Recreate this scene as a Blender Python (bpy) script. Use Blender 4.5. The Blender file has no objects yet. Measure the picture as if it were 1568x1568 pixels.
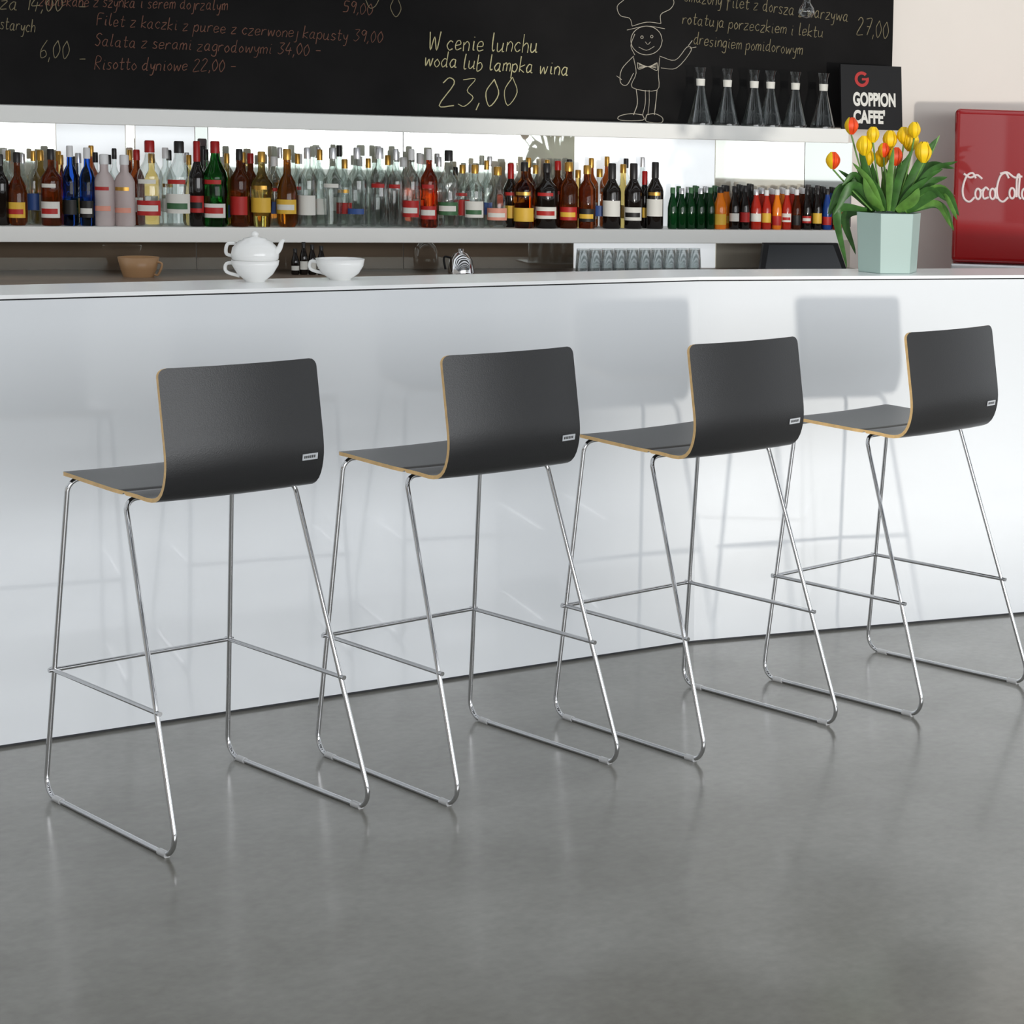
import numpy as np, bpy, math, random
from mathutils import Vector, Matrix
# ---- dimensions of the place (metres), taken from a photogrammetric solve
G=dict(cx=-1.7538,cy=-5.8063,cz=1.7078,th=.6995,ph=.1228,ro=.0327,f=3.2983,px=7.7698,py=-1.9960,hb=1.1742,xk=1.8061,ak=-.2172,db=.2947,
 ys=2.3908,zu=1.6287,zl=1.2046,sx0=0.,sy0=-.7335,sr0=.1670,sx1=.6653,sy1=-.7487,sr1=.1693,sx2=1.3405,sy2=-.7672,sr2=.1785,sx3=2.0595,sy3=-.7331,sr3=.2213)
G['as']=-.2170
_n='L wbf wbr wtf wtr ytf ytr ztr zff zfr yff yfr wff wfr ws ysf wb yb zb ybd zbd wcf ycf zcf wcr ycr zcr'.split()
_v=[.2445,.2486,.2581,.2088,.2114,.2375,-.0497,.7635,.3304,.3038,.2852,-.2187,.2288,.2322,.2138,.2536,.1962,-.1697,1.0870,-.1607,.7832,.2370,.3128,.0264,.2464,-.3244,.0493]
G.update(dict(zip(_n,_v)))
def cam_axes(th,ph,ro):
    F=np.array([math.sin(th)*math.cos(ph),math.cos(th)*math.cos(ph),-math.sin(ph)])
    R0=np.array([math.cos(th),-math.sin(th),0.])
    U0=np.cross(R0,F)
    return R0*math.cos(ro)+U0*math.sin(ro),-R0*math.sin(ro)+U0*math.cos(ro),F
R_,U_,F_=cam_axes(G['th'],G['ph'],G['ro']); C_=np.array([G['cx'],G['cy'],G['cz']]); f_=G['f']*1000
PX=784+100*G['px'];PY=784+100*G['py']
SH_O=np.array([0,G['ys'],0.]);SH_A=G['as'];SH_T=np.array([math.cos(SH_A),math.sin(SH_A),0]);SH_N=np.array([-math.sin(SH_A),math.cos(SH_A),0])
def pixel_on_plane(u,v,O,n):  # image pixel coordinates to world point: camera ray cut with a plane
    d=F_+R_*(u-PX)/f_-U_*(v-PY)/f_
    k=((O-C_)@n)/(d@n); return C_+k*d
def sh(u,v,off):
    O=SH_O+SH_N*off;P=pixel_on_plane(u,v,O,SH_N);return float((P-O)@SH_T),float(P[2])
def shw(s,off,z): return Vector(SH_O+SH_T*s+SH_N*off+np.array([0,0,z]))
def bary(u,v,y): P=pixel_on_plane(u,v,np.array([0,y,0.]),np.array([0,1.,0]));return Vector(P)
AK=G['ak'];XK=G['xk'];K_T=np.array([math.cos(AK),math.sin(AK),0]);K_N=np.array([-math.sin(AK),math.cos(AK),0]);K_O=np.array([XK,0,0.])
def bar2(u,v,off): return Vector(pixel_on_plane(u,v,K_O+K_N*off,K_N))
def scale_at(P): return f_/float((np.array(P)-C_)@F_)
scene=bpy.context.scene
scene.view_settings.view_transform='Standard'
# ---------- materials
def mat(name,col,rough=.5,metal=0,trans=0,ior=1.45,emit=0,spec=.5,coat=0,noise=None,bump=0,bscale=50):
    m=bpy.data.materials.new(name);m.use_nodes=True;nt=m.node_tree;b=nt.nodes['Principled BSDF']
    b.inputs['Base Color'].default_value=(*col,1);b.inputs['Roughness'].default_value=rough;b.inputs['Metallic'].default_value=metal
    b.inputs['Transmission Weight'].default_value=trans;b.inputs['IOR'].default_value=ior;b.inputs['Specular IOR Level'].default_value=spec
    b.inputs['Coat Weight'].default_value=coat
    if emit: b.inputs['Emission Color'].default_value=(*col,1);b.inputs['Emission Strength'].default_value=emit
    if noise or bump:
        tc=nt.nodes.new('ShaderNodeTexCoord');n=nt.nodes.new('ShaderNodeTexNoise');n.inputs['Scale'].default_value=noise[0] if noise else bscale;n.inputs['Detail'].default_value=6
        nt.links.new(tc.outputs['Object'],n.inputs['Vector'])
        if noise:
            r=nt.nodes.new('ShaderNodeValToRGB');r.color_ramp.elements[0].position=.3;r.color_ramp.elements[1].position=.7
            r.color_ramp.elements[0].color=(*[c*(1-noise[1]) for c in col],1);r.color_ramp.elements[1].color=(*[min(1,c*(1+noise[1])) for c in col],1)
            nt.links.new(n.outputs['Fac'],r.inputs['Fac']);nt.links.new(r.outputs['Color'],b.inputs['Base Color'])
        if bump:
            n2=nt.nodes.new('ShaderNodeTexNoise');n2.inputs['Scale'].default_value=bscale;nt.links.new(tc.outputs['Object'],n2.inputs['Vector'])
            bp=nt.nodes.new('ShaderNodeBump');bp.inputs['Strength'].default_value=bump;bp.inputs['Distance'].default_value=.005
            nt.links.new(n2.outputs['Fac'],bp.inputs['Height']);nt.links.new(bp.outputs['Normal'],b.inputs['Normal'])
    return m
def srgb(r,g,b): 
    f=lambda c:(c/255/12.92 if c/255<=.04045 else ((c/255+.055)/1.055)**2.4);return (f(r),f(g),f(b))
M={}
M['chrome']=mat('chrome',(.62,.62,.63),.06,1)
M['charcoal']=mat('charcoal_laminate',srgb(41,41,42),.34,bump=.1,bscale=400)
M['ply']=mat('birch_ply_edge',srgb(226,188,130),.5,noise=(40,.12))
M['clearpad']=mat('clear_plastic_pad',(.8,.8,.8),.25,0,.4)
M['tag']=mat('metal_tag',srgb(205,208,212),.3,.2)
M['tagink']=mat('tag_ink',srgb(60,60,60),.5)
M['white']=mat('white_paint',srgb(236,236,232),.45)
M['cream']=mat('cream_wall_paint',srgb(231,224,216),.7,noise=(2,.02))
M['barfront']=mat('gloss_white_laminate',srgb(226,229,232),.1,coat=.5)
M['bartop']=mat('bar_top_white',srgb(240,241,241),.25)
M['brown']=mat('brown_wood',srgb(120,102,86),.4,noise=(6,.2))
M['black']=mat('black_satin',(.008,.008,.009),.5,spec=.25)
M['greyc']=mat('added_beam_grey',srgb(105,107,110),.7)
M['dcol']=mat('dark_window_frame',srgb(52,54,58),.5)
M['board']=mat('blackboard_paint',(.0055,.005,.005),.7,spec=.15,noise=(3,.5))
M['chalkw']=mat('chalk_white',srgb(182,174,158),.9)
M['chalky']=mat('chalk_yellow',srgb(192,184,142),.9)
M['chalko']=mat('chalk_dim_orange',srgb(112,76,62),.9)
M['chalkg']=mat('chalk_dim_sand',srgb(128,118,92),.9)
M['red']=mat('red_enamel',srgb(146,14,20),.2,coat=.8)
M['redtxt']=mat('white_script_enamel',srgb(228,212,210),.4)
M['porcelain']=mat('white_porcelain',srgb(236,236,234),.12)
M['aqua']=mat('aqua_ceramic',srgb(158,180,174),.35)
M['soil']=mat('soil',(.03,.02,.015),.9)
M['leaf']=mat('tulip_leaf',srgb(54,96,38),.42,noise=(30,.35))
M['leaf2']=mat('tulip_leaf_light',srgb(92,136,58),.45,noise=(30,.3))
M['yellow']=mat('yellow_petal',srgb(244,204,20),.5,noise=(30,.1))
M['orange']=mat('orange_petal',srgb(226,72,22),.5,noise=(30,.3))
M['tan']=mat('tan_glaze',srgb(176,138,100),.35);M['screen']=mat('dark_screen',(.02,.022,.025),.15)
M['papw']=mat('label_white',srgb(222,220,212),.6)
M['papr']=mat('label_red',srgb(176,34,30),.5)
M['papy']=mat('label_yellow',srgb(222,178,60),.5)
M['papk']=mat('label_black',srgb(26,24,22),.5)
M['papg']=mat('label_green',srgb(60,104,66),.5)
M['papp']=mat('label_pink',srgb(220,150,130),.5)
M['papb']=mat('label_blue',srgb(50,80,140),.5)
M['gold']=mat('gold_cap',srgb(196,150,70),.3,.7)
M['silver']=mat('silver_cap',(.7,.7,.72),.3,.8)
M['capk']=mat('black_cap',(.015,.013,.013),.35)
M['capr']=mat('red_cap',srgb(170,20,18),.35)
M['capw']=mat('white_cap',srgb(225,225,225),.4)
def tg(n,c,ior=1.33,tr=1): M[n]=mat(n,c,.03,0,tr,ior)
tg('g_amber',srgb(226,126,34));tg('g_yellow',srgb(240,210,130),1.25);tg('g_green',srgb(60,190,80),1.25);tg('g_blue',srgb(40,100,220),1.25)
tg('g_brown',srgb(140,68,28),1.3,.85);tg('g_orange',srgb(240,80,30))
M['g_dark']=mat('g_dark',srgb(26,20,17),.06,0,.2,1.45);M['g_dgreen']=mat('g_dgreen',srgb(14,66,30),.06,0,.5,1.4);M['g_frost']=mat('g_frost',srgb(222,208,206),.45,0,.5,1.3)
M['g_juice']=mat('g_juice',srgb(226,120,20),.12);M['g_ketch']=mat('g_ketch',srgb(172,40,26),.12);M['g_bluel']=mat('g_bluel',srgb(24,60,130),.2)
M['refl_glow']=mat('bright_reflection_pane',(.93,.97,1),.5,emit=.5)  # glowing panes stand in for bright reflections in the back-bar mirror
def mirror(name,col,fac,gc=(.6,.64,.6)):  # reflected room tones painted into the diffuse part, mixed with real gloss
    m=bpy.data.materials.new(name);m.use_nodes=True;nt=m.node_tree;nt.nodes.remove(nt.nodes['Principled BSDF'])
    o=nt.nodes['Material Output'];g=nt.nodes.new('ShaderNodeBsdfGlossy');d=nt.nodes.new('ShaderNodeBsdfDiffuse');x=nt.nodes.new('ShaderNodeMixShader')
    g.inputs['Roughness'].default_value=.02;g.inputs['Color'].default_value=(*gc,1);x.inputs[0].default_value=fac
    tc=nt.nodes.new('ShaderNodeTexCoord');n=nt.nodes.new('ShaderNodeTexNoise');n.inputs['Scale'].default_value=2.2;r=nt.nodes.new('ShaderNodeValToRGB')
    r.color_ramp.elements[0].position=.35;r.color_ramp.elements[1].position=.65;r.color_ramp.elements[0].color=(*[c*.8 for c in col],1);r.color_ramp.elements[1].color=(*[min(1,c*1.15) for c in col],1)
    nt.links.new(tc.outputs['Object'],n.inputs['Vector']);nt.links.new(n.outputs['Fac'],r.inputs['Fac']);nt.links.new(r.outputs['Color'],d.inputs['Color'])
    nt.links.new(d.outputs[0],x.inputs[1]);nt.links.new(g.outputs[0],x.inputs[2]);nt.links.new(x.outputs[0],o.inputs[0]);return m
M['mirror']=mirror('painted_reflection_beige',srgb(206,207,192),.4)
M['mirror_c']=mirror('painted_reflection_cream',srgb(224,218,202),.2)
M['mirror_b']=mirror('painted_reflection_brown',srgb(118,103,88),.15)
M['mirror_d']=mirror('painted_reflection_dark',srgb(100,98,98),.2)
def thin(name,tint=(.9,.92,.92),b_=.25,mx=.75):
    m=bpy.data.materials.new(name);m.use_nodes=True;nt=m.node_tree;nt.nodes.remove(nt.nodes['Principled BSDF'])
    o=nt.nodes['Material Output'];g=nt.nodes.new('ShaderNodeBsdfGlossy');d=nt.nodes.new('ShaderNodeBsdfTransparent');x=nt.nodes.new('ShaderNodeMixShader');l=nt.nodes.new('ShaderNodeLayerWeight')
    l.inputs['Blend'].default_value=b_;g.inputs['Roughness'].default_value=.05;d.inputs['Color'].default_value=(*tint,1)
    mr=nt.nodes.new('ShaderNodeMapRange');mr.inputs['To Min'].default_value=.05;mr.inputs['To Max'].default_value=mx
    nt.links.new(l.outputs['Facing'],mr.inputs['Value']);nt.links.new(mr.outputs['Result'],x.inputs[0]);nt.links.new(d.outputs[0],x.inputs[1]);nt.links.new(g.outputs[0],x.inputs[2]);nt.links.new(x.outputs[0],o.inputs[0]);return m
M['glass']=thin('thin_clear_glass')
M['g_clear']=thin('clear_bottle_glass',(.9,.93,.92),.3,.6)
fm=mat('polished_concrete',srgb(122,122,118),.28);nt=fm.node_tree;b=nt.nodes['Principled BSDF']
tc=nt.nodes.new('ShaderNodeTexCoord');n=nt.nodes.new('ShaderNodeTexNoise');n.inputs['Scale'].default_value=1.1;n.inputs['Detail'].default_value=12;n.inputs['Roughness'].default_value=.66
r1=nt.nodes.new('ShaderNodeValToRGB');r1.color_ramp.elements[0].position=.3;r1.color_ramp.elements[1].position=.7
r1.color_ramp.elements[0].color=(*srgb(112,110,103),1);r1.color_ramp.elements[1].color=(*srgb(141,140,134),1)
nt.links.new(tc.outputs['Object'],n.inputs['Vector']);nt.links.new(n.outputs['Fac'],r1.inputs['Fac'])
n4=nt.nodes.new('ShaderNodeTexNoise');n4.inputs['Scale'].default_value=38;n4.inputs['Detail'].default_value=4;mr4=nt.nodes.new('ShaderNodeMapRange');mr4.inputs['From Min'].default_value=.3;mr4.inputs['From Max'].default_value=.7;mr4.inputs['To Min'].default_value=.93;mr4.inputs['To Max'].default_value=1.05
mul=nt.nodes.new('ShaderNodeVectorMath');mul.operation='SCALE'
nt.links.new(tc.outputs['Object'],n4.inputs['Vector']);nt.links.new(n4.outputs['Fac'],mr4.inputs['Value']);nt.links.new(r1.outputs['Color'],mul.inputs[0]);nt.links.new(mr4.outputs['Result'],mul.inputs['Scale']);nt.links.new(mul.outputs[0],b.inputs['Base Color'])
n3=nt.nodes.new('ShaderNodeTexNoise');n3.inputs['Scale'].default_value=2.5;n3.inputs['Detail'].default_value=6;mr=nt.nodes.new('ShaderNodeMapRange');mr.inputs['From Min'].default_value=.3;mr.inputs['From Max'].default_value=.7;mr.inputs['To Min'].default_value=.13;mr.inputs['To Max'].default_value=.26
nt.links.new(tc.outputs['Object'],n3.inputs['Vector']);nt.links.new(n3.outputs['Fac'],mr.inputs['Value']);nt.links.new(mr.outputs['Result'],b.inputs['Roughness'])
M['floor']=fm
# ---------- mesh builder
class MB:
    def __init__(s): s.v=[];s.f=[];s.m=[];s.mats=[];s.sm=[]
    def mi(s,k):
        if k not in s.mats: s.mats.append(k)
        return s.mats.index(k)
    def add(s,vs,fs,k,smooth=True):
        o=len(s.v);s.v+=[tuple(v) for v in vs];i=s.mi(k)
        for f in fs: s.f.append([o+a for a in f]);s.m.append(i);s.sm.append(smooth)
    def lathe(s,prof,c,k,seg=20,arc=None,scx=1,rot=0):
        c=Vector(c);full=arc is None;N=seg if full else seg+1;vs=[];fs=[]
        for r,z in prof:
            for j in range(N):
                a=(2*math.pi*j/seg) if full else arc[0]+(arc[1]-arc[0])*j/seg
                x,y=r*math.cos(a)*scx,r*math.sin(a)
                vs.append((c.x+x*math.cos(rot)-y*math.sin(rot),c.y+x*math.sin(rot)+y*math.cos(rot),c.z+z))
        for i in range(len(prof)-1):
            for j in range(N if full else N-1):
                a=i*N+j;b=i*N+(j+1)%N;fs.append((a,b,b+N,a+N))
        s.add(vs,fs,k)
        if full:
            for i,fl in((0,True),(len(prof)-1,False)):
                if prof[i][0]>1e-3:
                    ring=[vs[i*N+j] for j in range(N)]
                    s.add(ring,[list(range(N))[::-1] if fl else list(range(N))],k,False)
    def box(s,O,ax,ay,az,k):
        O=Vector(O);ax=Vector(ax);ay=Vector(ay);az=Vector(az)
        vs=[O+ax*i+ay*j+az*l for l in(0,1) for j in(0,1) for i in(0,1)]
        s.add(vs,[(0,2,3,1),(4,5,7,6),(0,1,5,4),(2,6,7,3),(0,4,6,2),(1,3,7,5)],k,False)
    def tube(s,pts,r,k,seg=8,radii=None,caps=True):
        pts=[Vector(p) for p in pts];vs=[];fs=[];n=len(pts);up=None
        for i,p in enumerate(pts):
            t=(pts[min(i+1,n-1)]-pts[max(i-1,0)]).normalized()
            if up is None: up=t.orthogonal().normalized()
            up=(up-t*up.dot(t)).normalized();b=t.cross(up);rr=radii[i] if radii else r
            for j in range(seg):
                a=2*math.pi*j/seg;vs.append(p+(up*math.cos(a)+b*math.sin(a))*rr)
        for i in range(n-1):
            for j in range(seg): a=i*seg+j;b2=i*seg+(j+1)%seg;fs.append((a,b2,b2+seg,a+seg))
        s.add(vs,fs,k)
        if caps: s.add(vs[:seg],[list(range(seg))[::-1]],k,False);s.add(vs[-seg:],[list(range(seg))],k,False)
    def obj(s,name,parent=None,bevel=0):
        me=bpy.data.meshes.new(name);me.from_pydata(s.v,[],s.f);me.update()
        for k in s.mats: me.materials.append(M[k])
        for p,i,sm in zip(me.polygons,s.m,s.sm): p.material_index=i;p.use_smooth=sm
        o=bpy.data.objects.new(name,me);scene.collection.objects.link(o)
        if parent: o.parent=parent
        if bevel:
            md=o.modifiers.new('b','BEVEL');md.width=bevel;md.segments=3;md.limit_method='ANGLE'
        return o
def empty(name,loc=(0,0,0),rz=0):
    e=bpy.data.objects.new(name,None);e.location=loc;e.rotation_euler=(0,0,rz);scene.collection.objects.link(e);return e
def fillet(pts,rad,closed=True,n=8):
    pts=[Vector(p) for p in pts];out=[];N=len(pts)
    for i in range(N):
        p=pts[i];a=(pts[i-1]-p);b=(pts[(i+1)%N]-p);r=rad[i] if isinstance(rad,list) else rad
        ua,ub=a.normalized(),b.normalized();ang=ua.angle(ub);d=min(r/math.tan(ang/2),a.length*.45,b.length*.45)
        A=p+ua*d;B=p+ub*d
        c=p+(ua+ub).normalized()*(d/math.cos(ang/2));rr=(A-c).length
        va=(A-c).normalized();vb=(B-c).normalized()
        for j in range(n+1): out.append(c+va.slerp(vb,j/n)*rr)
    return out
def catmull(pts,n=6):
    P=[Vector(p) for p in pts];P=[2*P[0]-P[1]]+P+[2*P[-1]-P[-2]];o=[]
    for i in range(1,len(P)-2):
        for j in range(n):
            t=j/n;o.append(.5*((2*P[i])+(-P[i-1]+P[i+1])*t+(2*P[i-1]-5*P[i]+4*P[i+1]-P[i+2])*t*t+(-P[i-1]+3*P[i]-3*P[i+1]+P[i+2])*t**3))
    o.append(P[-2]);return o
# ---------- stool meshes
g=lambda n:G[n]
def seat_mesh():
    zb=g('zbd');yb=g('ybd');yr=yb-.042;ym=(g('ysf')+yb)/2
    prof=catmull([(0,g('ysf'),.793),(0,g('ysf')-.02,.7975),(0,ym+.05,.794),(0,yb+.085,zb+.006),(0,yb+.035,zb+.002),(0,yb+.0,zb+.006),(0,yb-.024,zb+.024),(0,yb-.038,zb+.056),(0,yr,zb+.10),(0,(g('yb')+yr)/2-.004,zb+.18),(0,g('yb'),g('zb'))],8)
    L=[0]
    for i in range(1,len(prof)): L.append(L[-1]+(prof[i]-prof[i-1]).length)
    T=L[-1]
    ss=[0,.002,.005,.009,.014,.02]+[.02+(T-.04)*i/44 for i in range(1,44)]+[T-.02,T-.014,T-.009,T-.005,T-.002,T]
    def at(s):
        for i in range(1,len(L)):
            if s<=L[i]+1e-9:
                t=(s-L[i-1])/(L[i]-L[i-1]);return prof[i-1].lerp(prof[i],t),(prof[i]-prof[i-1]).normalized()
        return prof[-1],(prof[-1]-prof[-2]).normalized()
    NU=24;th=.0047;rc=.02;vt=[];vb=[]
    w0=g('ws');w1=g('wb')
    def surf(x,s):
        p,t=at(s);nrm=Vector((0,-t.z,t.y))
        if nrm.z<0 and s<T*.4: nrm=-nrm
        ramp=max(0,min(1,(s-T*.45)/(T*.35)));ramp=ramp*ramp*(3-2*ramp);q=1-(x/w0)**2
        return Vector((x,p.y-.022*ramp*q,p.z-.003*(1-ramp)*q)),nrm
    for s in ss:
        e=min(s,T-s);hw=w0+(w1-w0)*max(0,min(1,(s-T*.35)/(T*.2)))
        if e<rc: hw-=rc-math.sqrt(max(0,rc*rc-(rc-e)**2))
        for j in range(NU+1):
            c,nrm=surf(hw*(2*j/NU-1),s);vt.append(c+nrm*th);vb.append(c-nrm*th)
    m=MB();W=NU+1;NS=len(ss);ft=[];fb=[]
    for i in range(NS-1):
        for j in range(NU):
            a=i*W+j;ft.append((a,a+1,a+1+W,a+W));fb.append((a,a+W,a+1+W,a+1))
    m.add(vt,ft,'charcoal');m.add(vb,fb,'charcoal')
    ring=[j for j in range(W)]+[i*W+NU for i in range(1,NS)]+[(NS-1)*W+j for j in range(NU-1,-1,-1)]+[i*W for i in range(NS-2,0,-1)]
    vs=[vt[i] for i in ring]+[vb[i] for i in ring];n=len(ring)
    m.add(vs,[(i,n+i,n+(i+1)%n,(i+1)%n) for i in range(n)],'ply',False)
    return m,surf,T
def stool(name,i):
    e=empty(name,(G['sx%d'%i],G['sy%d'%i],0),G['sr%d'%i])
    m,surf,T=seat_mesh();m.obj('seat_shell',e)
    R=.0060
    A=lambda k,sx:{'FLt':(sx*g('wtf'),g('ytf')-.01,.784),'RLt':(sx*g('wtr'),g('ytr'),.777),'FLb':(sx*g('wcf'),g('ycf')+.006,R),'RLb':(sx*g('wcr'),g('ycr')-.006,R)}[k]
    loop=[A('FLt',-1),A('FLb',-1),A('RLb',-1),A('RLt',-1),A('RLt',1),A('RLb',1),A('FLb',1),A('FLt',1)]
    pts=fillet(loop,[.03,.045,.045,.03,.03,.045,.045,.03]);pts.append(pts[0])
    fr=MB();fr.tube(pts+[pts[1]],R,'chrome',12,caps=False);fr.obj('sled_frame',e)
    def leg(a,b,z): a=Vector(a);b=Vector(b);return a.lerp(b,(a.z-z)/(a.z-b.z))
    zf=(g('zff')+g('zfr'))/2
    q=[leg(A('RLt',-1),A('RLb',-1),zf)+Vector((.0,-.004,0)),leg(A('FLt',-1),A('FLb',-1),zf)+Vector((0,.004,0))]
    q2=[Vector((-v.x,v.y,v.z)) for v in q[::-1]]
    fo=MB();fo.tube([q[0]+Vector((0,-.012,0)),q[1]+Vector((0,.012,0))],R*.95,'chrome',10);fo.tube([q2[1]+Vector((0,-.012,0)),q2[0]+Vector((0,.012,0))],R*.95,'chrome',10)
    fo.tube([q[1]+Vector((-.012,.0,.0)),q2[0]+Vector((.012,.0,.0))],R*.95,'chrome',10);fo.obj('footrest',e)
    pd=MB()
    for sx in(-1,1):
        a=Vector(A('FLb',sx));b=Vector(A('RLb',sx));d=(b-a).normalized();Lr=(b-a).length
        for t in(.05,Lr-.085): pd.tube([a+d*t,a+d*(t+.035)],R+.0022,'clearpad',12)
    pd.obj('glide_pads',e)
    s=T*.5
    while surf(0,s)[0].z<g('zbd')+.068: s+=.002
    x0=g('wb')-.062;a0=surf(x0,s)[0];a1=surf(x0+.042,s)[0];a2=surf(x0,s+.015)[0]
    n=Vector((0,-1,0));tg_=MB();O=a0+n*.0062;X=a1-a0;Z=a2-a0
    tg_.box(O,X,n*.0022,Z,'tag')
    for k in range(6): tg_.box(O+X*(.1+.13*k)+Z*.3+n*.0018,X*.08,n*.001,Z*.42,'tagink')
    tg_.obj('maker_tag',e);return e
for i in range(4): stool('bar_stool',i)
# ---------- bar
hb=G['hb'];db=max(.2,G['db'])
bar=empty('bar_counter')
bm=MB();X0=-4.;L2=5.5
K=Vector((XK,0,0));T2=Vector(K_T);N2=Vector(K_N)
def prism(m,front,depth,z0,z1,k):
    a=Vector((X0,front,0));ang=AK/2;kk=Vector((XK-math.tan(ang)*front,front,0));c=K+T2*L2+N2*front
    d=depth;a2=a+Vector((0,d,0));k2=Vector((XK-math.tan(ang)*(front+d),front+d,0));c2=c+N2*d
    bot=[a,kk,c,c2,k2,a2];vs=[v+Vector((0,0,z0)) for v in bot]+[v+Vector((0,0,z1)) for v in bot]
    fs=[(0,5,4,1),(1,4,3,2),(6,7,10,11),(7,8,9,10),(0,1,7,6),(1,2,8,7),(2,3,9,8),(3,4,10,9),(4,5,11,10),(5,0,6,11)]
    m.add(vs,fs,k,False)
prism(bm,0,.04,.008,hb-.014,'barfront');prism(bm,.012,.02,0,.008,'dcol')
prism(bm,.04,db-.05,.0,hb-.014,'brown');prism(bm,.006,.02,hb-.0145,hb-.009,'black')
prism(bm,-.001,db+.001,hb-.010,hb,'bartop')
bm.obj('counter_body',bar)
# ---------- room
fl=MB();fl.box((-10,-13,-.1),(24,0,0),(0,20,0),(0,0,.1),'floor');fl.obj('floor')
WO=.27
w=MB();a=shw(-5,WO,0);w.box(a,Vector(SH_T)*14,Vector(SH_N)*.15,(0,0,3.6),'cream');w.obj('wall_back')
cb=MB()
for k in range(9): cb.box((-10,-9.6+k*1.35,3.6),(24,0,0),(0,.62,0),(0,0,.25),'greyc')
cb.obj('added_ceiling_beams')  # unseen beams, added as dark contrast for the chrome to reflect
s_end=sh(1300,205,0)[0];zu=G['zu'];zl=G['zl']
hu=zu-sh(640,203,0)[1];hl=zl-sh(640,372,0)[1]
su=MB();su.box(shw(-3,0,zu-hu),Vector(SH_T)*(s_end+3),Vector(SH_N)*(WO-.012),(0,0,hu),'white');su.obj('upper_shelf',bevel=.003)
su=MB();su.box(shw(-3,0,zl-hl),Vector(SH_T)*(s_end+3-.02),Vector(SH_N)*(WO-.012),(0,0,hl),'white');su.obj('lower_shelf',bevel=.003)
ZC=sh(700,421,-.05)[1]
bc=MB();bc.box(shw(-3,-.35,0),Vector(SH_T)*(s_end+3.1),Vector(SH_N)*(WO+.33),(0,0,ZC-.03),'white');bc.box(shw(-3,-.37,ZC-.03),Vector(SH_T)*(s_end+3.12),Vector(SH_N)*(WO+.35),(0,0,.03),'brown');bc.obj('back_counter')
mm=MB()  # mirror segments, each coloured like its reflection; the brightest ones glow
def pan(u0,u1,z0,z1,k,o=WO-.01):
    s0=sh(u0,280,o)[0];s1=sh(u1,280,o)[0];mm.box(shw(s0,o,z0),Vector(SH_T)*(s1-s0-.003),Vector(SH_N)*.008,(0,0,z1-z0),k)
za=zu-hu-.002;zb_=zl
for u0,u1,k in[(-500,88,'mirror'),(88,194,'refl_glow'),(194,209,'mirror'),(209,300,'refl_glow'),(300,320,'mirror_d'),(320,618,'mirror'),(618,880,'mirror'),(880,1095,'refl_glow'),(1095,1232,'mirror_c'),(1232,1305,'mirror_d')]: pan(u0,u1,zb_,za,k)
for u0,u1,k in[(-500,300,'mirror_b'),(300,618,'mirror_b'),(618,880,'mirror_b'),(880,1098,'refl_glow'),(1098,1305,'mirror_c')]: pan(u0,u1,ZC,zl-hl-.002,k)
mm.obj('back_bar_mirror')
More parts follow.
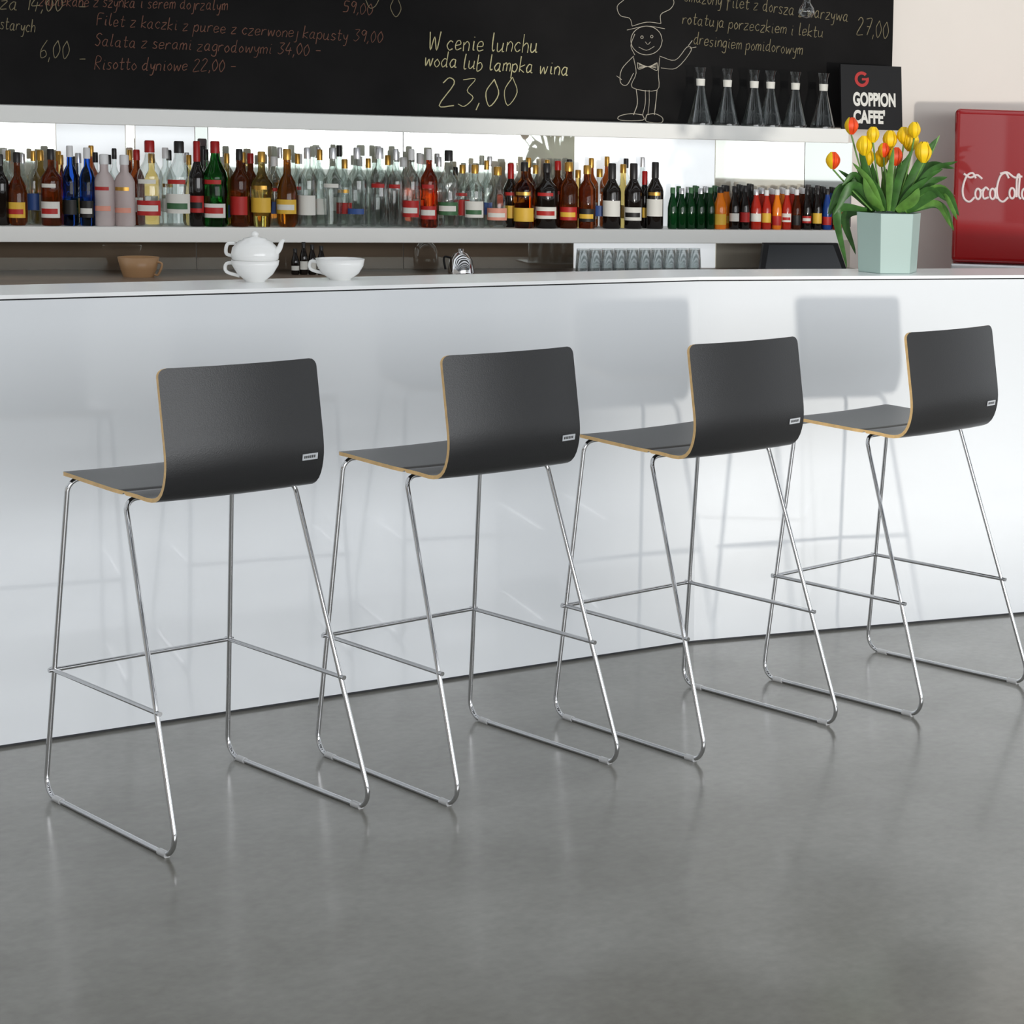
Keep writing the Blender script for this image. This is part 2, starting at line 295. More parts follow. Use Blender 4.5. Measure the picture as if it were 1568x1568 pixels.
# ---------- blackboard
BO=WO-.03
board=empty('chalkboard');bb=MB();s1=sh(1366,100,BO)[0]
bb.box(shw(-3,BO,zu+.002),Vector(SH_T)*(s1+3),Vector(SH_N)*.02,(0,0,1.3),'board');bb.obj('board_panel',board)
GL={'a':'3,4 1.4,4.2 0,2 1.2,0 3,1.5;3,4 3,.4 4,.2','b':'0,8 0,0 2,0 3.2,2 2,4 0,3','c':'3,3.5 1.5,4.2 0,2 1.5,0 3.2,.8','d':'3,4 1.4,4.2 0,2 1.2,0 3,1.5;3,8 3,.4 4,.2','e':'0,2 3,2.4 2.4,4 .8,3.8 0,2 1,0 3.4,.8','f':'3.4,7.5 2,8 1.2,6 1.2,-2;0,4 3,4','g':'3,4 1.4,4.2 0,2 1.2,0 3,1.5;3,4 3,-2.4 1.4,-3.4 0,-2.4','h':'0,8 0,0;0,2.5 1.8,4.2 3,3 3,0','i':'1,4 1,.4 2,.1;1,5.6 1.1,5.9','j':'1.4,4 1.4,-2.4 0,-3','k':'0,8 0,0;3,4 0,2 3,0','l':'.6,8 .5,4 .6,.8 1.2,0 2,.6','m':'0,4 0,0;0,2.8 1.4,4.2 2,3 2,0;2,2.8 3.4,4.2 4.2,3 4.2,0','n':'0,4 0,0;0,2.6 1.6,4.2 3,3 3,0','o':'1.5,4.2 0,2.2 1.4,0 3,2 1.5,4.2','p':'0,4 0,-3.4;0,3 2,4.2 3.2,2 2,0 0,.8','r':'0,4 0,0;0,2.4 1.4,4 2.8,3.8','s':'2.8,3.8 1,4.2 .4,3 2.6,1.4 1.8,0 0,.4','t':'1.2,7 1.2,1 2,0 3,.6;0,4.4 3,4.4','u':'0,4 .2,.8 1.4,0 3,1.6;3,4 3,.4 4,.2','w':'0,4 .8,0 2.2,3.4 3.4,0 4.6,4','y':'0,4 .6,1.4 2,1.2 3,4;3,4 2.4,-2.4 .6,-3','z':'0,4 3,4 0,0 3.2,0','F':'3.6,8 0,7.6 .2,0;.2,4.2 2.8,4.4','R':'0,0 0,8 3,7.4 2.8,4.8 0,4 3.6,0','S':'3.6,7.2 1.6,8 .4,6 3.2,3 2,0 0,.8','W':'0,8 1.4,0 3,6 4.8,0 6,8','0':'1.8,7.4 0,4 1.6,0 3.6,3.4 1.8,7.4','1':'0,5.4 1.8,7.4 1.8,0','2':'0,6 1.6,7.6 3.2,5.8 0,0 4,.2','3':'.2,7.2 3.4,7.2 1.6,4.4 3.6,2.4 1.8,0 0,.8','4':'2,7.6 0,2.6 4,2.6;2.8,4.4 2.6,-.4','5':'3.6,7.4 .6,7.2 .4,4.4 3,4 3,.8 0,.2','6':'3,7.4 .4,3.4 1.2,0 3.4,1.4 2.4,3.4 .4,2.6','7':'0,7.2 3.8,7.2 1.4,0;.8,3.8 3.4,4','9':'3.2,6.6 1.4,7.4 .2,5.4 2,4 3.4,6.6 2.8,0',',':'.8,.6 .2,-1.4','.':'.4,0 .6,.3','-':'0,3 3,3.1'}
def stroke_obj(name,strokes,k,rad,fn,parent):
    cu=bpy.data.curves.new(name,'CURVE');cu.dimensions='3D';cu.bevel_depth=rad;cu.bevel_resolution=1;cu.use_fill_caps=True
    for st_ in strokes:
        if len(st_)<2: continue
        sp=cu.splines.new('POLY')
        pts=catmull([(x,y,0) for x,y in st_],4) if len(st_)>2 else [Vector((*p,0)) for p in st_]
        sp.points.add(len(pts)-1);rr=random.uniform(.75,1.1)
        for q,pt in zip(sp.points,pts): q.co=(*fn(pt.x,pt.y),1);q.radius=rr*random.uniform(.8,1.1) if rad<.003 else 1
    o=bpy.data.objects.new(name,cu);scene.collection.objects.link(o);cu.materials.append(M[k]);o.parent=parent;return o
random.seed(3)
def write(txt,x0,y0,x1,y1,h,slant=.18):
    adv=[];x=0
    for ch in txt:
        if ch==' ': adv.append(x);x+=3;continue
        wd=max(float(q.split(',')[0]) for st_ in GL[ch].split(';') for q in st_.split());adv.append(x);x+=wd+1.3
    sx=(x1-x0)/x;out=[]
    for ch,ax in zip(txt,adv):
        if ch==' ':continue
        jy=random.uniform(-.3,.3)
        for st_ in GL[ch].split(';'):
            pts=[]
            for q in st_.split():
                a,b=map(float,q.split(','));a+=random.uniform(-.15,.15);b+=random.uniform(-.15,.15)+jy
                X=ax+a+b*slant;t=X/x;pts.append((x0+X*sx,y0+(y1-y0)*t-b*h/8))
            out.append(pts)
    return out
CO=BO-.001
def onboard(u,v): s,z=sh(u,v,CO);return shw(s,CO,z)
S1=write('W cenie lunchu',655,76,826,80,28)+write('woda lub lampka wina',650,101,872,116,24)+write('23,00',672,162,795,162,46)
stroke_obj('chalk_price',S1,'chalky',.0023,onboard,board)
S2=write('Filet z kaczki z puree z czerwonej kapusty 39,00',148,38,588,66,19)+write('Salata z serami zagrodowymi 34,00 -',145,70,492,86,19)+write('Risotto dyniowe 22,00 -',145,106,362,110,20)+write('zapiekane z szynka i serem dojrzalym',60,8,350,16,19)+write('59,00',525,18,572,24,19)
stroke_obj('chalk_menu_orange',S2,'chalko',.0018,onboard,board)
S3=write('6,00',60,88,108,92,30)+write('za 14,00',0,14,98,18,24)+write('starych',0,44,55,50,20)+write('-',120,98,133,98,20)+write('-',120,18,133,18,20)
S3+=write('smazony filet z dorsza z warzywa',1048,2,1300,34,20)+write('rotatuja porzeczkiem i lektu',1045,36,1262,58,19)+write('dresingiem pomidorowym',1062,68,1230,84,19)+write('27,00',1312,52,1362,60,28)
S3+=[[(602,0),(598,12),(606,26),(614,14),(610,0)],[(560,0),(566,12),(574,10),(580,0)]]
stroke_obj('chalk_menu_sand',S3,'chalkg',.0018,onboard,board)
circ=lambda x,y,a,b,n=12:[(x+a*math.cos(6.2832*i/n),y+b*math.sin(6.2832*i/n)) for i in range(n+1)]
CH=[[(968,40),(964,28),(950,24),(945,10),(955,0),(962,-8)],[(1012,36),(1012,22),(1026,14),(1032,4),(1028,-6)],[(968,40),(990,34),(1012,36)],[(960,46),(990,40),(1018,44)],circ(990,62,24,22),circ(983,57,2,2,6),circ(998,56,2,2,6),[(988,64),(992,68),(996,64)],[(978,72),(990,77),(1002,71)],[(972,52),(966,70),(972,84)],
[(970,86),(952,106),(950,126),(960,130),(970,112)],[(1010,86),(1034,92),(1052,72),(1058,78),(1036,104),(1012,104)],[(952,122),(944,116)],[(1054,70),(1060,62)],[(1056,74),(1066,72)],[(970,88),(974,112),(968,134),(1006,138),(1008,112),(1010,88)],[(976,96),(992,102),(1006,96)],[(976,96),(978,106),(992,102),(1006,108),(1006,96)],[(978,98),(990,102)],[(978,101),(990,102)],[(978,104),(990,102)],[(994,102),(1005,98)],[(994,102),(1005,101)],[(994,102),(1005,104)],
[(974,136),(976,158),(970,176)],[(988,138),(988,158),(984,176)],[(994,138),(994,158),(992,176)],[(1006,138),(1004,158),(1002,176)],[(984,176),(966,174),(948,178),(950,184),(984,184),(984,176)],[(990,176),(1002,174),(1014,180),(1012,188),(990,186),(990,176)]]
stroke_obj('chalk_chef_drawing',CH,'chalkw',.0016,onboard,board)
# ---------- bottles
def bottle(m,c,h,r,style,glass,cap,label=None,label2=None,ang=-1.9):
    if style=='spirit': body=[(r*.86,0),(r,.02*h),(r,.58*h),(r*.92,.64*h),(r*.5,.72*h),(r*.33,.77*h),(r*.3,.9*h)]
    elif style=='wine': body=[(r*.9,0),(r,.015*h),(r,.56*h),(r*.9,.62*h),(r*.6,.69*h),(r*.4,.75*h),(r*.36,.9*h)]
    elif style=='martini': body=[(r*.85,0),(r,.03*h),(r,.42*h),(r*.93,.5*h),(r,.56*h),(r*.9,.64*h),(r*.45,.76*h),(r*.34,.84*h),(r*.33,.9*h)]
    elif style=='slim': body=[(r*.9,0),(r,.02*h),(r,.62*h),(r*.75,.7*h),(r*.42,.76*h),(r*.38,.9*h)]
    elif style=='round': body=[(r*.7,0),(r*.95,.05*h),(r,.25*h),(r*.97,.45*h),(r*.75,.58*h),(r*.36,.68*h),(r*.32,.9*h)]
    elif style=='taper': body=[(r*.72,0),(r*.76,.03*h),(r,.5*h),(r*.96,.58*h),(r*.5,.68*h),(r*.34,.74*h),(r*.3,.9*h)]
    else: body=[(r*.85,0),(r,.04*h),(r,.5*h),(r*.85,.62*h),(r*.5,.78*h),(r*.42,.9*h)]
    m.lathe(body,c,glass,16)
    rc=body[-1][0]*1.18;m.lathe([(rc,.86*h if style!='wine' else .76*h),(rc,.985*h),(rc*.85,h)],c,cap,14)
    a0=ang-1.15;a1=ang+1.15;l0=random.uniform(.1,.2);l1=l0+random.uniform(.16,.26)
    if style=='taper': label2=None;r=r*1.0
    if label: m.lathe([(r*1.015,l0*h),(r*1.015,l1*h)],c,label,12,(a0,a1))
    if label2: m.lathe([(r*1.025,(l0+.05)*h),(r*1.025,(l0+.12)*h)],c,label2,12,(a0+.25,a1-.25))
    if random.random()<.35 and style!='small': m.lathe([(r*1.01,.5*h),(r*1.01,.55*h)],c,random.choice(['gold','papw','papr']),12,(a0+.4,a1-.4))
BT=[(2,236,22,'spirit','g_dark','capk',None,None),(27,233,28,'round','g_brown','capk','papy','papr'),(79,228,30,'spirit','g_brown','capk','papw','papr'),(108,223,22,'slim','g_blue','capw','papk',None),(134,226,22,'slim','g_blue','capw','papk','papw'),
(160,236,30,'slim','g_frost','capw',None,'papp'),(191,237,30,'slim','g_frost','capw',None,'papp'),(230,215,38,'martini','g_clear','capr','papr','papw'),(275,216,38,'martini','g_clear','capk','papw','papg'),(302,216,24,'wine','g_dark','capr','papr','papk'),(330,216,36,'martini','g_green','capr','papw','papr'),
(367,228,28,'spirit','g_brown','capk','papr',None),(401,232,32,'taper','g_yellow','gold','papy','papw'),(440,228,32,'round','g_amber','gold','papy','papw'),(471,226,28,'spirit','g_clear','silver','papw',None),(510,226,32,'taper','g_clear','silver',None,'papr'),(547,226,30,'spirit','g_clear','silver',None,'papb'),(581,226,28,'slim','g_clear','silver',None,None),(606,228,24,'spirit','g_clear','silver',None,None),(630,228,26,'spirit','g_clear','capw','papr','papw'),
(657,228,26,'spirit','g_orange','capw','papr','papw'),(687,230,32,'martini','g_clear','capk','papg','papw'),(727,252,30,'spirit','g_clear','gold','papw','papg'),(762,255,32,'round','g_clear','gold','papp','papw'),(803,248,32,'spirit','g_amber','capk','papy',None),(837,250,34,'spirit','g_dark','capk','papw','papr'),(871,248,28,'slim','g_brown','gold','papr','papy'),(899,253,26,'slim','g_brown','gold','papk','papy'),
(937,250,28,'wine','g_dark','capk','papw',None),(970,250,28,'wine','g_dark','capk','papw','papk'),(1003,248,26,'wine','g_dark','capk','papw',None)]
random.seed(7)
bt=MB();OFF=.075
def lay(m,rows,off):
    for (u,vt,wd,sty,gl,cp,l1,l2) in rows:
        s,_=sh(u,300,off);P=shw(s,off,zl);sc=scale_at(P)
        _,zt=sh(u,vt,off);h=max(.09,zt-zl);bottle(m,P,h,wd/2/sc,sty,gl,cp,l1,l2,ang=-1.57-.62)
lay(bt,BT,OFF)
mid=[]
sp1=[('taper','g_clear','silver'),('slim','g_clear','capw'),('spirit','g_clear','gold'),('wine','g_dark','capr'),('spirit','g_amber','capk'),('round','g_yellow','gold'),('spirit','g_clear','capk'),('slim','g_brown','capr')]
for u in(14,52,94,121,147,176,210,254,290,316,348,384,420,456,490,528,564,594,618,644,672,708,745,782,820,854,885,918,954,987):
    o=random.choice(sp1) if u<470 else random.choice(sp1[:3]+[sp1[6]]) if u<770 else random.choice(sp1[2:])
    mid.append((u,random.uniform(226,244)+(u>690)*18,random.uniform(20,26),*o,random.choice(['papw',None,'papr','papb','papy']),None))
lay(bt,mid,OFF+.055)
back=[];u=8
opts=[('spirit','g_clear','silver'),('spirit','g_clear','capk'),('wine','g_dark','capk'),('spirit','g_brown','gold'),('spirit','g_clear','capw'),('slim','g_yellow','gold')]
while u<1000:
    o=opts[random.choice([0,0,1,2,3,4,4,5])] if u<380 else opts[random.choice([0,0,1,4,4,0])] if u<760 else opts[random.choice([0,1,3,3,2])]
    back.append((u,random.uniform(222,240)+(u>690)*16,22,*o,random.choice(['papw',None,None]),None));u+=random.uniform(24,34)
lay(bt,back,OFF+.12);bt.obj('liquor_bottles')
sb=MB();rows=[]
for k,u in enumerate([1030,1044,1058,1073,1088]): rows.append((u,287+k%2,15,'small','g_dgreen','silver' if k%2 else 'papg',None,None))
rows+=[(1103,286,20,'small','g_juice','capk','papy',None),(1125,285,16,'small','g_dark','capk','papw',None),(1141,284,16,'small','g_dark','capk','papr',None),(1158,290,17,'small','g_ketch','silver','papw',None),(1174,291,15,'small','g_ketch','capw','papy',None),(1190,290,15,'small','g_juice','capw','papr',None),(1205,290,15,'small','g_ketch','capw','papw','papr'),(1220,290,15,'small','g_brown','capw','papk',None),(1236,289,15,'small','g_dark','capk','papr','papw'),(1252,288,15,'small','g_dark','capk','papy',None),(1267,289,15,'small','g_bluel','capk','papr',None),(1283,290,15,'small','g_ketch','capr','papy','papr')]
lay(sb,rows,.06);lay(sb,[(a+9,b-2,c,d,e,f2,g2,None) for a,b,c,d,e,f2,g2,_ in rows[:-1]],.12);lay(sb,[(a+6,b-3,c,d,e,f2,None,None) for a,b,c,d,e,f2,_,_ in rows[2:-1]],.18);sb.obj('small_drink_bottles')
# carafes
cf=MB()
for u,v in[(1072,103),(1113,105),(1154,107),(1179,108),(1217,110),(1260,112)]:
    s,_=sh(u,180,.09);P=shw(s,.09,zu);_,zt=sh(u,v,.09);h=zt-zu;sc=scale_at(P);r=19/sc
    cf.lathe([(r,0),(r,.01),(r*.72,.3*h),(r*.4,.6*h),(r*.3,.72*h),(r*.36,.9*h),(r*.5,h)],P,'glass',24)
    cf.lathe([(r*.96,.012),(r*.69,.3*h),(r*.37,.6*h),(r*.27,.72*h)],P,'glass',24)
    cf.lathe([(r*.34,.68*h),(r*.37,.8*h)],P,'papw',16)
cf.obj('glass_carafes')
# sign
pe=empty('coffee_sign');po=MB();off=.03
c0=sh(1289,200,off);c1=sh(1382,200,off);zt=sh(1289,98,off)[1]
tilt=.03
Pz=Vector(shw(c0[0],off,zu));ax=Vector(SH_T)*(c1[0]-c0[0]);az=Vector(SH_N)*tilt+Vector((0,0,zt-zu))
po.box(Pz,ax,Vector(SH_N)*.012,az,'black');po.obj('sign_board',pe)
def text(body,name,P,ex,ey,w,h,k,parent,offs=.0,shear=0):
    cu=bpy.data.curves.new(name,'FONT');cu.body=body;cu.extrude=.0;cu.offset=offs;cu.shear=shear;cu.size=1
    o=bpy.data.objects.new(name,cu);scene.collection.objects.link(o);bpy.context.view_layer.update()
    bb_=[Vector(c) for c in o.bound_box];x0=min(c.x for c in bb_);x1=max(c.x for c in bb_);y0=min(c.y for c in bb_);y1=max(c.y for c in bb_)
    ex=Vector(ex).normalized();ey=Vector(ey).normalized();ez=ex.cross(ey);sx=w/(x1-x0);sy=h/(y1-y0)
    mt=Matrix(((ex.x*sx,ey.x*sy,ez.x*.01,0),(ex.y*sx,ey.y*sy,ez.y*.01,0),(ex.z*sx,ey.z*sy,ez.z*.01,0),(0,0,0,1)))
    o.matrix_world=Matrix.Translation(Vector(P)-ex*x0*sx-ey*y0*sy)@mt
    cu.materials.append(M[k]);mw=o.matrix_world.copy();o.parent=parent;o.matrix_world=mw;return o
Wd=ax.length;Hh=az.length;exn=ax.normalized();eyn=az.normalized();fo_=-Vector(SH_N)*.002
def onp(a,b): return Pz+ax*a+az*b+fo_
text('GOPPION','sign_text_top',onp(.19,.36),exn,eyn,Wd*.70,Hh*.22,'papw',pe,.045)
text("CAFFE'",'sign_text_bottom',onp(.19,.09),exn,eyn,Wd*.52,Hh*.22,'papw',pe,.045)
rg=MB();c=onp(.34,.78);rr=Hh*.12;vs=[];n_=24
for q in(rr,rr*.6):
    for j in range(n_): vs.append(c+exn*math.cos(6.2832*j/n_)*q+eyn*math.sin(6.2832*j/n_)*q)
rg.add(vs,[(j,(j+1)%n_,n_+(j+1)%n_,n_+j) for j in range(n_) if j not in(1,2)],'papr',False)
rg.box(c-eyn*rr*.15,exn*rr*.6,fo_*.3,eyn*rr*.3,'papr');rg.obj('sign_logo',pe)
# fridge
FA=-(G['th']+math.atan((1457-PX)/f_))-.02
FT=np.array([math.cos(FA),math.sin(FA),0]);FN=np.array([-math.sin(FA),math.cos(FA),0])
s_,_=sh(1459,300,-.25);FP=np.array(shw(s_,-.25,0))
fe=empty('retro_refrigerator',FP,FA);fw=.62
zt=pixel_on_plane(1500,167,FP,FN)[2];zbm=pixel_on_plane(1500,403,FP,FN)[2]
def rbox(name,x0,w_,y0,dep,z0,z1,k,rad):
    m=MB();m.box((0,0,0),(w_,0,0),(0,dep,0),(0,0,z1-z0),k);o=m.obj(name,fe);o.location=(x0,y0,z0)
    md=o.modifiers.new('b','BEVEL');md.width=rad;md.segments=6;md.limit_method='ANGLE';return o
rbox('cabinet',.004,fw-.008,.055,.35,.05,zt-.004,'red',.03);rbox('door_upper',0,fw,0,.05,zbm,zt,'red',.022);rbox('chrome_band',0,fw,-.012,.06,zbm-.035,zbm-.004,'silver',.008);rbox('door_lower',0,fw,0,.05,.1,zbm-.04,'red',.02);rbox('base',.02,fw-.04,.03,.36,0,.06,'black',.004)
def cola():
    o=[[(1498,273),(1492,265),(1481,270),(1474,288),(1476,303),(1486,309),(1496,302)],[(1476,266),(1488,272),(1500,268),(1510,274)],circ(1502,297,5,8,10),[(1503,289),(1509,292),(1513,289)],[(1522,291),(1516,287),(1511,295),(1513,304),(1522,302)],circ(1529,297,5,8,10),[(1535,287),(1534,301),(1541,304)]]
    o+=[[(1559,273),(1553,265),(1543,270),(1537,288),(1539,303),(1548,309),(1558,302)],[(1543,266),(1556,264),(1570,272),(1584,270)]]
    o+=[circ(1565,296,5,8,10),[(1573,302),(1574,272),(1579,269),(1577,298),(1581,305)],circ(1588,297,5,8,10),[(1594,288),(1593,301),(1600,305)]]
    return [[(1475+(x-1475)*.83,y) for x,y in q] for q in o]
def onfridge(u,v):
    P=pixel_on_plane(u,v,FP-FN*.001,FN)-FP;return Vector((P@FT,P@FN,P[2]))
stroke_obj('door_script',cola(),'redtxt',.0052,onfridge,fe)
# ---------- things on the bar
yb=db*.72
P=bary(391,425,yb);P.z=hb;sc=scale_at(P);px=1/sc
tp=MB()
tp.lathe([(14*px,0),(15*px,2*px),(26*px,12*px),(34*px,26*px),(35*px,33*px),(33*px,33*px),(30*px,30*px)],P,'porcelain',28)
tp.lathe([(28*px,30*px),(34*px,35*px),(35*px,42*px),(33*px,52*px),(24*px,62*px),(18*px,64*px),(17*px,66*px),(10*px,68*px),(4*px,69*px),(6*px,73*px),(4*px,76*px),(.0005,77*px)],P,'porcelain',28)
cr=Vector((math.cos(G['th']),-math.sin(G['th']),0))
def loc(P,x,z): return P+cr*x*px+Vector((0,0,z*px))
tp.tube(catmull([loc(P,30,44),loc(P,37,52),loc(P,41,62),loc(P,45,66)],5),.01,'porcelain',10,radii=[.010-.006*i/15 for i in range(16)])
tp.tube(catmull([loc(P,-30,28),loc(P,-44,26),loc(P,-44,14),loc(P,-24,8)],5),.005,'porcelain',8)
tp.tube(catmull([loc(P,-30,58),loc(P,-42,56),loc(P,-44,42),loc(P,-33,38)],5),.005,'porcelain',8);tp.obj('teapot_set')
P=bary(521,425,yb);P.z=hb
cp_=MB();cp_.lathe([(16*px,0),(17*px,2*px),(28*px,10*px),(35*px,22*px),(37*px,33*px),(35*px,33*px),(32*px,22*px),(20*px,8*px),(.0005,6*px)],P,'porcelain',28)
cp_.tube(catmull([loc(P,-33,26),loc(P,-46,27),loc(P,-46,15),loc(P,-25,9)],5),.005,'porcelain',8);cp_.obj('coffee_cup')
# tulips
P=bar2(1359,415,db*.55);P.z=hb;sc=scale_at(P);px=1/sc
tpot=empty('potted_tulips');t=MB()
ang0=-G['th']+.35;rr=50*px;hp=91*px
prof=[]
for rad,z in((rr*.93,0),(rr*1.02,hp),(rr*.95,hp),(rr*.93,hp-.015)):
    prof.append([P+Vector((rad*math.cos(ang0+i*math.pi/3),rad*math.sin(ang0+i*math.pi/3),z)) for i in range(6)])
vs=sum(prof,[]);fs=[(a*6+i,a*6+(i+1)%6,a*6+6+(i+1)%6,a*6+6+i) for a in range(3) for i in range(6)];fs.append(tuple(range(5,-1,-1)));t.add(vs,fs,'aqua',False)
t.add(prof[3],[tuple(range(6))],'soil',False);t.obj('hexagonal_pot',tpot,bevel=.002)
vw=Vector((math.sin(G['th']),math.cos(G['th']),0))
def at2(u,v,d=0): return P+cr*((u-1359)*px)+Vector((0,0,(415-v)*px))+vw*d
random.seed(11);lf=MB()
def leaf(p0,p1,p2,w_,k):
    c=catmull([p0,p1,p2],9);n=len(c);vs=[];fs=[]
    for i,q in enumerate(c):
        tt=i/(n-1);wd=w_*(math.sin(math.pi*min(1,tt*.88+.12))**.7)*(1-tt*.15)+.0006
        tn=(c[min(i+1,n-1)]-c[max(i-1,0)]).normalized();sd=tn.cross(vw*.7+Vector((.2,0,.5))).normalized();nn=sd.cross(tn)
        vs+=[q-sd*wd+nn*wd*.35,q,q+sd*wd+nn*wd*.35]
    for i in range(n-1): a=i*3;fs+=[(a,a+1,a+4,a+3),(a+1,a+2,a+5,a+4)]
    lf.add(vs,fs,k)
ends=[(1266,330,1290,290),(1272,318,1300,280),(1307,392,1290,335),(1288,285,1310,270),(1280,262,1318,290),(1310,215,1325,270),(1330,250,1335,290),(1467,325,1440,290),(1462,243,1420,262),(1448,300,1420,290),(1432,205,1405,255),(1395,225,1375,270),(1420,268,1395,290),(1376,260,1365,290),(1350,255,1350,290),(1304,250,1330,280),(1440,255,1410,275),(1290,300,1315,300),(1455,345,1430,310),(1365,225,1360,270),(1320,270,1330,300),(1385,265,1380,300),(1340,280,1345,305),(1405,285,1395,305)]
for k,(u,v,mu,mv) in enumerate(ends):
    for rep in range(2):
        d=random.uniform(-.07,.07);j=random.uniform(-9,9)*rep
        leaf(at2(1359+(mu-1359)*.35+j,322,d*.4),at2(mu+j,mv+j,d*.8),at2(u+j,v+abs(j)*2,d),random.uniform(.012,.020),'leaf' if random.random()<.65 else 'leaf2')
lf.obj('leaves',tpot)
fw_=MB()
for (u,v,k,hh) in[(1299,193,'orange',26),(1273,246,'orange',26),(1320,222,'yellow',30),(1345,240,'yellow',28),(1357,212,'yellow',28),(1388,213,'yellow',32),(1410,229,'yellow',32),(1367,237,'orange',28),(1395,196,'yellow',24),(1333,205,'yellow',24),(1378,205,'yellow',26),(1349,228,'orange',22),(1325,240,'yellow',24)]:
    d=random.uniform(-.05,.05);v0=v-hh/2+2;c=at2(u,v0+hh,d)
    fw_.tube(catmull([at2(1359+(u-1359)*.3,322,d*.4),at2(1359+(u-1359)*.75,(v+322)/2,d*.8),c],6),.003,'leaf2',6)
    H=hh*px;r=H*.4
    for q in range(6):
        a=q*math.pi/3+random.uniform(-.2,.2);dr=Vector((math.cos(a),math.sin(a),0));sd=Vector((-math.sin(a),math.cos(a),0));rr_=r*(1 if q%2 else .88);vs=[];fs=[]
        for i in range(8):
            tt=i/7;rad=rr_*(math.sin(math.pi*(tt*.8+.08))**.8);wd=r*.72*math.sin(math.pi*(tt*.93+.035))**.7
            for jj in(-1,0,1): vs.append(c+dr*rad*(1 if jj==0 else .8)+sd*wd*jj+Vector((0,0,H*tt)))
        for i in range(7):
            for jj in(0,1): a_=i*3+jj;fs.append((a_,a_+1,a_+4,a_+3))
        fw_.add(vs,fs,k if not(k=='orange' and q%3==0) else 'yellow')
fw_.obj('flowers',tpot)
# back-counter items
tu=MB()
for o in(-.02,-.1):
    for u in range(892,1072,19):
        s,_=sh(u,400,o);Q=shw(s,o,ZC+.006);q=1/scale_at(Q)
        tu.lathe([(11*q,0),(9*q,36*q),(.0015,36*q)],Q,'glass',14);tu.lathe([(9.6*q,0.001),(8*q,33*q),(.0015,33*q)],Q,'glass',14)
s0=sh(872,400,-.14)[0];s1_=sh(1090,400,-.14)[0];tu.box(shw(s0,-.15,ZC+.0005),Vector(SH_T)*(s1_-s0),Vector(SH_N)*.2,(0,0,.005),'silver');tu.obj('upturned_tumblers')
def bci(u,o): s,_=sh(u,400,o);return shw(s,o,ZC),1/scale_at(shw(s,o,ZC))
Q,q=bci(212,-.05);m_=MB();m_.lathe([(22*q,0),(26*q,12*q),(30*q,30*q),(28*q,30*q),(24*q,12*q),(.0005,4*q)],Q,'tan',24);m_.tube(catmull([Q+cr*26*q+Vector((0,0,24*q)),Q+cr*36*q+Vector((0,0,20*q)),Q+cr*30*q+Vector((0,0,4*q)),Q+cr*24*q+Vector((0,0,4*q))],5),.004,'tan',8);m_.obj('reflection_mug')  # solid mug standing in for a cup's reflection in the mirror
Q,q=bci(706,-.05);m_=MB();m_.lathe([(20*q,0),(20*q,4*q),(17*q,24*q),(10*q,33*q),(4*q,35*q),(4*q,40*q),(.0005,40*q)],Q,'chrome',24);m_.tube(catmull([Q-cr*16*q+Vector((0,0,26*q)),Q-cr*26*q+Vector((0,0,26*q)),Q-cr*24*q+Vector((0,0,8*q))],5),.004,'black',8);m_.obj('steel_kettle')
m_=MB()
for u,h in((452,40),(465,50),(478,46),(492,44)):
    Q,q=bci(u,0);bottle(m_,Q,h*q,6*q,'small','g_dark','capk','papw')
m_.obj('syrup_bottles')
# terminal
te=empty('cash_terminal');O=-.2
a=sh(1163,415,O)[0];b_=sh(1300,415,O)[0];zt=sh(1180,374,O)[1]
B0=shw(a,O,ZC);t_=MB();tl=Vector(SH_T)*(b_-a)
vs=[B0,B0+tl,B0+tl*.95+Vector(SH_N)*.08+Vector((0,0,zt-ZC)),B0+tl*.12+Vector(SH_N)*.08+Vector((0,0,zt-ZC))];vs+=[v+Vector(SH_N)*.02 for v in vs]
t_.add(vs,[(0,1,2,3),(4,7,6,5),(0,4,5,1),(1,5,6,2),(2,6,7,3),(3,7,4,0)],'black',False);t_.box(B0+Vector(SH_N)*.02,tl,Vector(SH_N)*.1,(0,0,.02),'black')
sc0=[vs[0].lerp(vs[2],.06),vs[1].lerp(vs[3],.06),vs[2].lerp(vs[0],.06),vs[3].lerp(vs[1],.06)];t_.add([v-Vector(SH_N)*.001 for v in sc0],[(0,1,2,3)],'screen',False);t_.obj('screen_unit',te)
# pendant bulb
s,z=sh(1235,22,-.4);Q=shw(s,-.4,z);q=1/scale_at(Q);m_=MB();m_.lathe([(.0015,-6*q),(8*q,-4*q),(13*q,2*q),(11*q,10*q),(6*q,17*q),(5*q,24*q)],Q,'glass',20);m_.lathe([(6*q,22*q),(7*q,30*q),(3*q,36*q)],Q,'silver',16);m_.tube([Q+Vector((0,0,34*q)),Vector((Q.x,Q.y,3.6))],.002,'black',6);m_.obj('pendant_bulb')
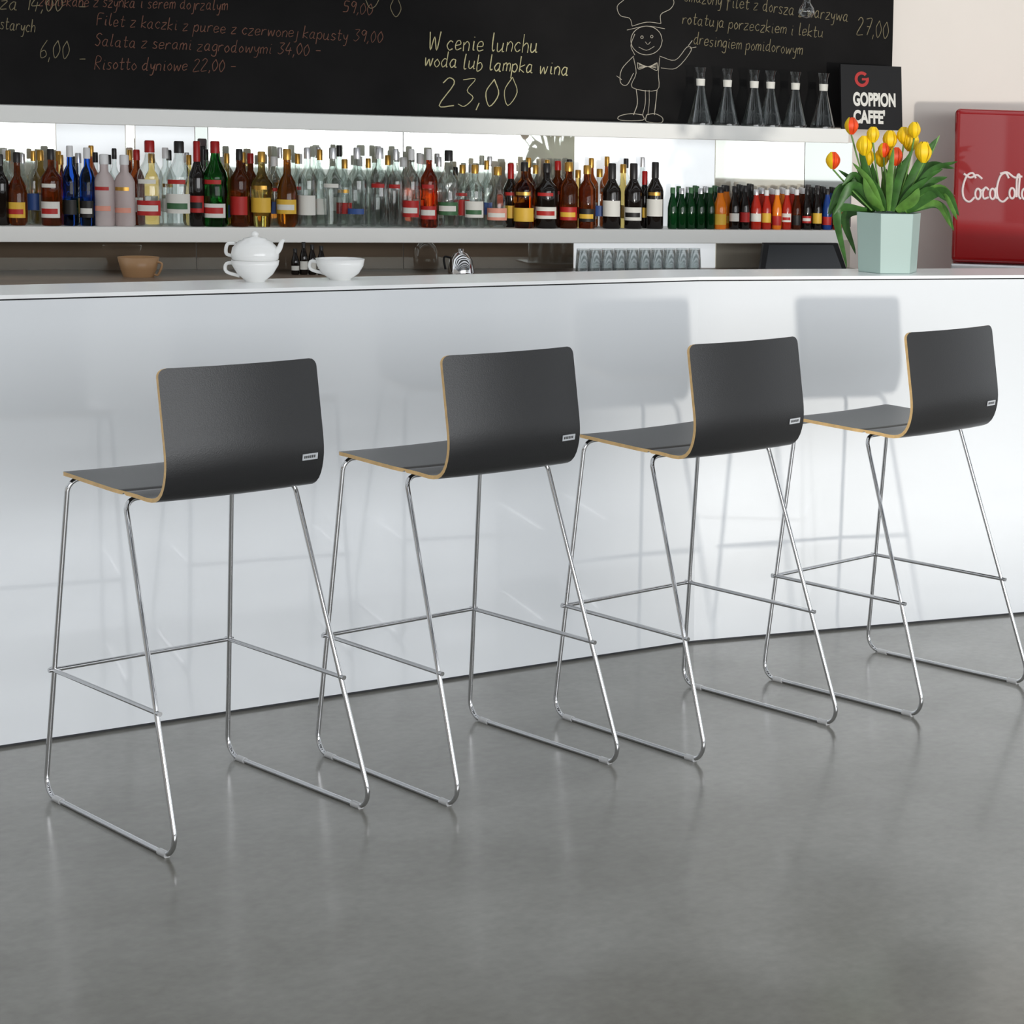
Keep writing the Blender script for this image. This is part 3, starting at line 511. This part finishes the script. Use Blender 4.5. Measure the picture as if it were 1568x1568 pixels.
# unseen wall behind the camera, openings shaped for reflections and the low-sun patch
ww=MB();YW=-10.5
ww.box((-10,YW,0),(24,0,0),(0,.2,0),(0,0,.35),'cream');ww.box((-10,YW,2.9),(24,0,0),(0,.2,0),(0,0,.7),'cream')
for x,wd,k in[(-9,.35,'dcol'),(-7.4,.9,'cream'),(-5.4,.35,'dcol'),(-3.6,2.9,'cream'),(1.9,.35,'dcol'),(3.8,.9,'cream'),(6,.35,'dcol'),(8,.9,'cream'),(10,.35,'dcol'),(12,.9,'cream')]: ww.box((x,YW,.35),(wd,0,0),(0,.2,0),(0,0,2.55),k)  # wide cream section added to cut off the low sun on the left
ww.obj('unseen_wall_front')
wl=MB();wl.box((-10,-10.3,0),(.2,0,0),(0,14,0),(0,0,3.6),'cream');wl.obj('wall_left')
# ---------- lights
W=bpy.data.worlds.new('World');scene.world=W;W.use_nodes=True;bg=W.node_tree.nodes['Background'];bg.inputs[0].default_value=(.915,.96,1,1);bg.inputs[1].default_value=1.27
def area(name,loc,target,sx,sy,pw,col=(1,1,1)):
    l=bpy.data.lights.new(name,'AREA');l.shape='RECTANGLE';l.size=sx;l.size_y=sy;l.energy=pw;l.color=col
    o=bpy.data.objects.new(name,l);o.location=loc;o.rotation_euler=(Vector(target)-Vector(loc)).to_track_quat('-Z','Y').to_euler();scene.collection.objects.link(o)
sp=bpy.data.lights.new('low_sun_through_door','SPOT');sp.energy=7600;sp.color=(1,.95,.87);sp.spot_size=math.radians(24);sp.spot_blend=.2;sp.shadow_soft_size=.3
so=bpy.data.objects.new('low_sun_through_door',sp);so.location=(-2.9,-20.5,.6);tgt=Vector((3.0,0,1.0));so.rotation_euler=(tgt-Vector(so.location)).to_track_quat('-Z','Y').to_euler();scene.collection.objects.link(so)
area('window_light',(1,-9.8,2.2),(1,0,.8),10,2.4,480,(.96,.98,1))
# ---------- camera
cd=bpy.data.cameras.new('camera');co=bpy.data.objects.new('camera',cd);scene.collection.objects.link(co)
cd.sensor_width=36;cd.lens=f_/1568*36;cd.shift_x=(784-PX)/1568;cd.shift_y=(PY-784)/1568;cd.clip_start=.05
mw=Matrix.Identity(4)
for i in range(3): mw[i][0]=R_[i];mw[i][1]=U_[i];mw[i][2]=-F_[i];mw[i][3]=C_[i]
co.matrix_world=mw;scene.camera=co
